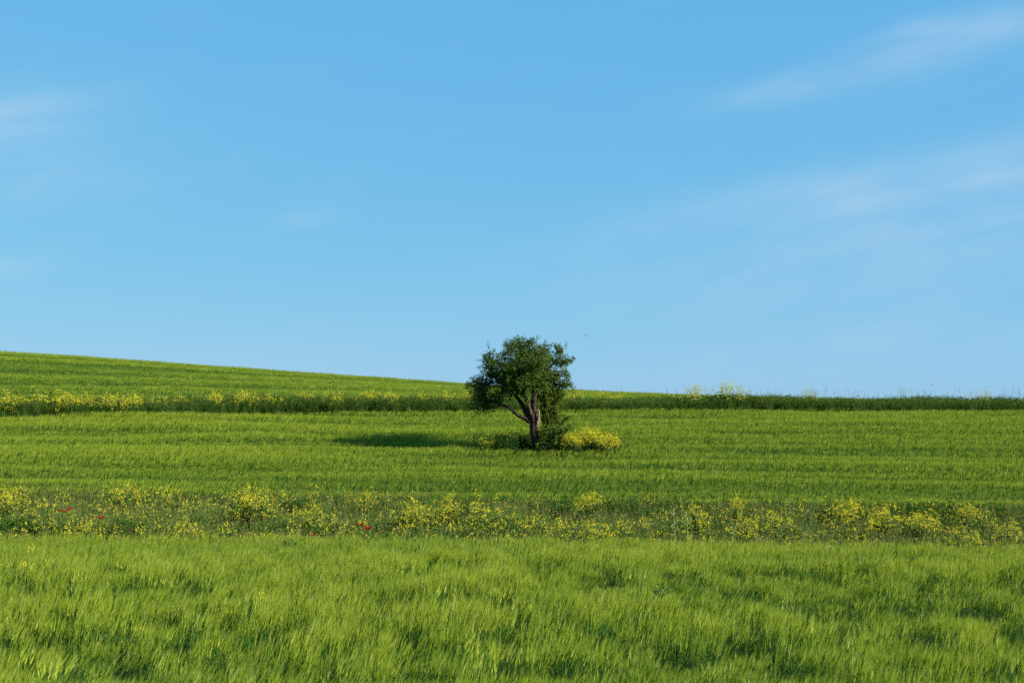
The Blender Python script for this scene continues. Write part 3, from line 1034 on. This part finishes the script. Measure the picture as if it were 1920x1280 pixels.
# shrub of suckers grown up against the right of the trunk
shrub = empty('shrub', (TREE_X + .42, TREE_D + .10, float(ground_z(TREE_X + .42, TREE_D + .10))))
tag(shrub, 'feathery dull green shrub grown up against the right side of the tree trunk', 'shrub')
fo, st = MB(), MB()
org = np.array([.42, -.35, 0])
for (cx, cy, rx, rz, n) in ((895, 660, 75, 60, 22), (905, 760, 85, 70, 24), (955, 850, 90, 75, 22), (940, 950, 120, 70, 26), (905, 1065, 125, 100, 48),
                            (1060, 830, 30, 20, 3), (1090, 925, 40, 18, 4), (815, 1085, 55, 70, 16), (990, 650, 60, 40, 6), (960, 700, 50, 40, 6)):
    for k in range(n):
        u = rng.normal(0, 1, 3); u /= np.linalg.norm(u); u *= rng.random() ** .5
        tip = tp(cx, cy, .12 if cy < 900 else -.30) + u * np.array([rx / S, .34, rz / S]) - [.42, 0, 0]
        foot = np.array([rng.normal(0, .10), rng.normal(0, .08), max(0.0, tip[2] * rng.uniform(0, .45))])
        m = foot * .4 + tip * .6 + [-.06, 0, .08]
        st.tube(bez([foot, m, tip], 3), np.linspace(.014, .004, 7), 4, 0)
        ns = 5
        for q in range(ns):
            s = rng.uniform(.1, 1.05)
            c0 = m + (tip - m) * s
            ax = np.array([.55, 0, .5]) + rng.normal(0, .6, 3); ax /= np.linalg.norm(ax)
            nl = 44
            tt = rng.uniform(-.02, .24, (nl, 1))
            C = c0 + ax * tt + rng.normal(0, .016, (nl, 3))
            fo.leaves(C, ax * .9 + rng.normal(0, .7, (nl, 3)), rng.normal(0, .6, (nl, 3)) + [0, 0, 1], .070, .024, 0)
build('stems', st, M['mstem'], shrub, smooth_shade=True)
build('foliage', fo, M['shrubleaf'], shrub)


# dark bush in the weedy strip
def bush(px, ptop, d, wpx, label):
    x = px_x(px, d); g = float(ground_z(x, d)); h = px_z(ptop, d) - g; w = wpx / F * d * .5
    e = empty('bush', (x, d, g))
    tag(e, label, 'bush', 'dark bushes in the weedy strip')
    s_, f_ = MB(), MB()
    for k in range(34):
        a = rng.random() * 6.28; q = math.sqrt(rng.random())
        tip = np.array([math.cos(a) * q * w, math.sin(a) * q * w * .6, h * (1 - .45 * q * q) * rng.uniform(.6, 1.0)])
        s_.tube(bez([[0, 0, 0], tip * [.4, .4, .55], tip], 3), np.linspace(.012, .003, 7), 4, 0)
        n = 60
        C = tip * rng.uniform(.45, 1.0, (n, 1)) + rng.normal(0, .06, (n, 3)); C[:, 2] = np.abs(C[:, 2])
        f_.leaves(C, rng.normal(0, 1, (n, 3)), rng.normal(0, .5, (n, 3)) + [0, 0, 1], .075, .036, 0)
    build('stems', s_, M['mstem'], e); build('foliage', f_, M['weed'], e)


bush(1040, 931, 41.3, 100, 'dark green bush in the weedy strip straight below the tree')
bush(555, 930, 41.8, 70, 'small dark bush directly right of the biggest round mustard clump')
bush(40, 962, 37.5, 100, 'low dark bush under the mustard clump at the left edge')
bush(245, 965, 37.0, 90, 'low dark bush in front of the tall loose mustard clump')
bush(1560, 945, 40.0, 80, 'low dark bush left of the long yellow mustard bank')


# ================================================================== POPPIES, THISTLES, LONE PLANTS
def poppy_meshes():
    st, pe, co = MB(), MB(), MB()
    st.tube(bez([[0, 0, 0], [.02, 0, .3], [0.0, .01, .6]], 4), np.linspace(.005, .003, 9), 5, 0)
    lv = np.array([[0, 0, .05]] * 6) + np.random.default_rng(3).normal(0, .01, (6, 3))
    st.leaves(lv, np.random.default_rng(4).normal(0, 1, (6, 3)) + [0, 0, .5], np.array([[0, 0, 1.0]] * 6), .16, .035, 0)
    # one cupped petal, rotated four times
    n = 6
    th = np.linspace(-.9, .9, n)
    v = []
    for rr, z in ((.004, 0), (.026, .012), (.046, .030), (.058, .052)):
        for a in th:
            v.append((rr * math.cos(a), rr * math.sin(a) * 1.1, z + .006 * math.cos(5 * a)))
    q = [(i * n + j, i * n + j + 1, (i + 1) * n + j + 1, (i + 1) * n + j) for i in range(3) for j in range(n - 1)]
    pe.add(v, quads=q)
    co.tube([[0, 0, 0], [0, 0, .012], [0, 0, .022]], [.006, .013, .010], 8, 0)
    return (mesh_from('stem', *st.arrays(), [M['mstem']]), mesh_from('petal', *pe.arrays(), [M['poppy']], True),
            mesh_from('seed_pod', *co.arrays(), [M['poppycore']], True))


PM = poppy_meshes()


def poppy(px, py, d, size, label):
    x = px_x(px, d); g = float(ground_z(x, d)); h = px_z(py, d) - g
    e = empty('poppy', (x, d, g)); tag(e, label, 'poppy', 'red poppies in the weedy strip')
    o = bpy.data.objects.new('stem', PM[0]); COL.objects.link(o); o.parent = e; o.scale = (1, 1, (h - .03) / .6)
    tilt = rng.uniform(.2, .6)
    for k in range(4):
        o = bpy.data.objects.new('petal', PM[1]); COL.objects.link(o); o.parent = e
        o.location = (0, 0, h - .03); o.rotation_euler = (tilt, 0, k * math.pi / 2 + .3); o.scale = (size,) * 3
    o = bpy.data.objects.new('seed_pod', PM[2]); COL.objects.link(o); o.parent = e
    o.location = (0, 0, h - .03); o.rotation_euler = (tilt, 0, 0); o.scale = (size,) * 3


for a in ((117, 955, 38.0, .95, 'red poppy, leftmost of the cluster of three near the left edge'),
          (126, 957, 38.1, .8, 'red poppy, middle one of the cluster of three near the left edge'),
          (133, 952, 38.2, .95, 'red poppy, rightmost of the cluster of three near the left edge'),
          (193, 968, 37.0, 1.0, 'single red poppy right of the cluster of three poppies'),
          (589, 1000, 33.6, .85, 'single red poppy peeping over the foreground barley, left of the pair'),
          (677, 981, 36.0, 1.1, 'dark red poppy, the left and higher one of the pair below the tree shadow'),
          (691, 988, 35.6, 1.2, 'bright red poppy, the right and lower one of the pair')):
    poppy(*a)


def thistle(px, ptop, d, label, flower):
    x = px_x(px, d); g = float(ground_z(x, d)); h = px_z(ptop, d) - g
    e = empty('thistle', (x, d, g)); tag(e, label, 'thistle', 'pale thistles in the weedy strip')
    s_, f_ = MB(), MB()
    s_.tube(bez([[0, 0, 0], [.02, 0, h * .5], [-.01, 0, h]], 4), np.linspace(.014, .007, 9), 6, 0)
    tips = [[-.01, 0, h]]
    for k in range(3):
        z = h * rng.uniform(.5, .75); a = rng.random() * 6.28
        t_ = np.array([.13 * math.cos(a), .13 * math.sin(a), z + .16])
        s_.tube(bez([[.01, 0, z], [t_[0] * .6, t_[1] * .6, z + .05], t_], 3), np.linspace(.007, .004, 7), 5, 0)
        tips.append(list(t_))
    n = 26
    C = np.stack([rng.normal(0, .01, n), rng.normal(0, .01, n), rng.uniform(.05, .95, n) * h], 1)
    a = rng.random(n) * 6.28
    f_.leaves(C, np.stack([np.cos(a), np.sin(a), np.full(n, .9)], 1), np.stack([-np.cos(a), -np.sin(a), np.full(n, .8)], 1), .15, .035, 0)
    build('stem', s_, M['thistle'], e, smooth_shade=True)
    build('leaves', f_, M['thistle'], e)
    for t_ in tips[:3]:
        b_ = MB(); t_ = np.array(t_)
        b_.tube([t_ - [0, 0, .005], t_ + [0, 0, .015], t_ + [0, 0, .035]], [.008, .024, .016], 8, 0)
        hd = build('flower_head', b_, M['thistle'], e, smooth_shade=True)
        if flower:
            fl = MB(); m = 30
            D = rng.normal(0, .5, (m, 3)) + [0, 0, 1]
            fl.leaves(np.repeat([t_ + [0, 0, .03]], m, 0), D, rng.normal(0, 1, (m, 3)), .045, .008, 0)
            build('florets', fl, M['purple'], hd)


thistle(1262, 955, 35.0, 'pale green thistle stem, left one of the two beside the sparse mustard', False)
thistle(1286, 962, 35.2, 'pale green thistle stem, right one of the two beside the sparse mustard', False)
thistle(1370, 974, 35.0, 'thistle with a purple flower head at the foreground barley edge', True)


def lone_mustard(px, ptop, d, label, tall):
    x = px_x(px, d); g = float(ground_z(x, d)); h = px_z(ptop, d) - g
    e = empty('mustard_plant', (x, d, g)); tag(e, label, 'mustard', 'single mustard plants in the barley')
    s_, b_ = MB(), MB()
    heads = [np.array([.06, 0, h])] + ([np.array([-.10, .02, h * .77]), np.array([.09, -.03, h * .72]), np.array([-.02, -.02, h * .80]), np.array([-.28, 0, h * .76])] if tall else [np.array([-.05, 0, h * .93])])
    for i, t_ in enumerate(heads):
        s_.tube(bez([[0, 0, 0 if i == 0 else h * .35], t_ * [.3, .3, .6], t_], 4), np.linspace(.008, .004, 9), 6, 0)
        m = 46 if i == 0 else 16
        C = t_ + rng.normal(0, .034 if i == 0 else .02, (m, 3)); C[:, 2] += (.02 if i == 0 else 0)
        b_.leaves(C, rng.normal(0, 1, (m, 3)), rng.normal(0, 1, (m, 3)), .024, .020, 0)
    s_.leaves(np.array([[0, 0, h * .4]] * 6), rng.normal(0, 1, (6, 3)), np.array([[0, 0, 1.]] * 6), .12, .04, 0)
    build('stem', s_, M['mstem'], e, smooth_shade=True)
    build('blossoms', b_, M['bloom'], e)


lone_mustard(55, 1028, 24.5, 'tall single mustard plant in flower standing in the foreground barley at far left', True)
lone_mustard(490, 1112, 20.6, 'short single mustard plant barely showing above the foreground barley', False)


def broad_weed(px, ptop, d, label):
    x = px_x(px, d); g = float(ground_z(x, d)); h = px_z(ptop, d) - g
    e = empty('broadleaf_weed', (x, d, g)); tag(e, label, 'weed', 'blue green weeds in the foreground barley')
    s_, f_ = MB(), MB()
    for k in range(5):
        a = rng.random() * 6.28; t_ = np.array([.16 * math.cos(a), .12 * math.sin(a), h * rng.uniform(.88, 1.03)])
        s_.tube(bez([[0, 0, 0], t_ * [.3, .3, .6], t_], 4), np.linspace(.007, .004, 9), 5, 0)
        n = 9
        C = t_ * rng.uniform(.75, 1.0, (n, 1)) + rng.normal(0, .02, (n, 3))
        f_.leaves(C, rng.normal(0, 1, (n, 3)) + [0, 0, .3], rng.normal(0, .5, (n, 3)) + [0, 0, 1], .10, .03, 0)
    build('stem', s_, M['blueleaf'], e, smooth_shade=True); build('leaves', f_, M['blueleaf'], e)


broad_weed(1228, 1098, 21.5, 'small blue green weed in the foreground barley, right of the middle')
broad_weed(548, 1010, 31.0, 'blue green weed at the back edge of the foreground barley, below the big round mustard')
broad_weed(1608, 1044, 27.0, 'blue green weed in the foreground barley under the long yellow bank')


# ================================================================== BIRDS
def bird(px, py, d, span, rot, label):
    x, z = px_x(px, d), px_z(py, d)
    mb = MB()
    L = span * .42
    ys = np.linspace(-.5, .5, 9)
    rad = np.array([.004, .030, .060, .075, .080, .070, .050, .040, .010]) * span * .9
    P = np.stack([np.zeros(9), ys * L, np.zeros(9)], 1)
    mb.tube(P, rad, 8, 0)
    for s in (-1, 1):        # wings with a swept leading edge, a little raised
        w = [(0, .12 * L, .01), (0, -.22 * L, .01), (s * span * .26, .20 * L, .05 * span), (s * span * .26, -.14 * L, .045 * span),
             (s * span * .5, -.05 * L, .03 * span), (s * span * .46, -.16 * L, .03 * span)]
        v = [(a, b, c + .006) for a, b, c in w] + [(a, b, c - .006) for a, b, c in w]
        mb.add(v, quads=[(0, 2, 3, 1), (2, 4, 5, 3), (6, 7, 9, 8), (8, 9, 11, 10), (0, 6, 8, 2), (2, 8, 10, 4), (1, 3, 9, 7), (3, 5, 11, 9), (4, 10, 11, 5)])
    mb.add([(-.02 * span, -.45 * L, .005), (.02 * span, -.45 * L, .005), (.07 * span, -.78 * L, .005), (-.07 * span, -.78 * L, .005),
            (-.02 * span, -.45 * L, -.005), (.02 * span, -.45 * L, -.005), (.07 * span, -.78 * L, -.005), (-.07 * span, -.78 * L, -.005)],
           quads=[(0, 1, 2, 3), (7, 6, 5, 4), (0, 3, 7, 4), (1, 5, 6, 2), (2, 6, 7, 3)])
    o = build('bird', mb, M['feather'], None, (x, d, z), smooth_shade=False)
    o.rotation_euler = rot
    tag(o, label, 'bird', 'birds in the sky')


bird(1098, 629, 150.0, .62, (0, .04, .5), 'small bird gliding in the sky just right of the tree top')
bird(1747, 720, 150.0, .34, (.5, .7, 1.0), 'tiny dark bird low over the hedge near the right edge')
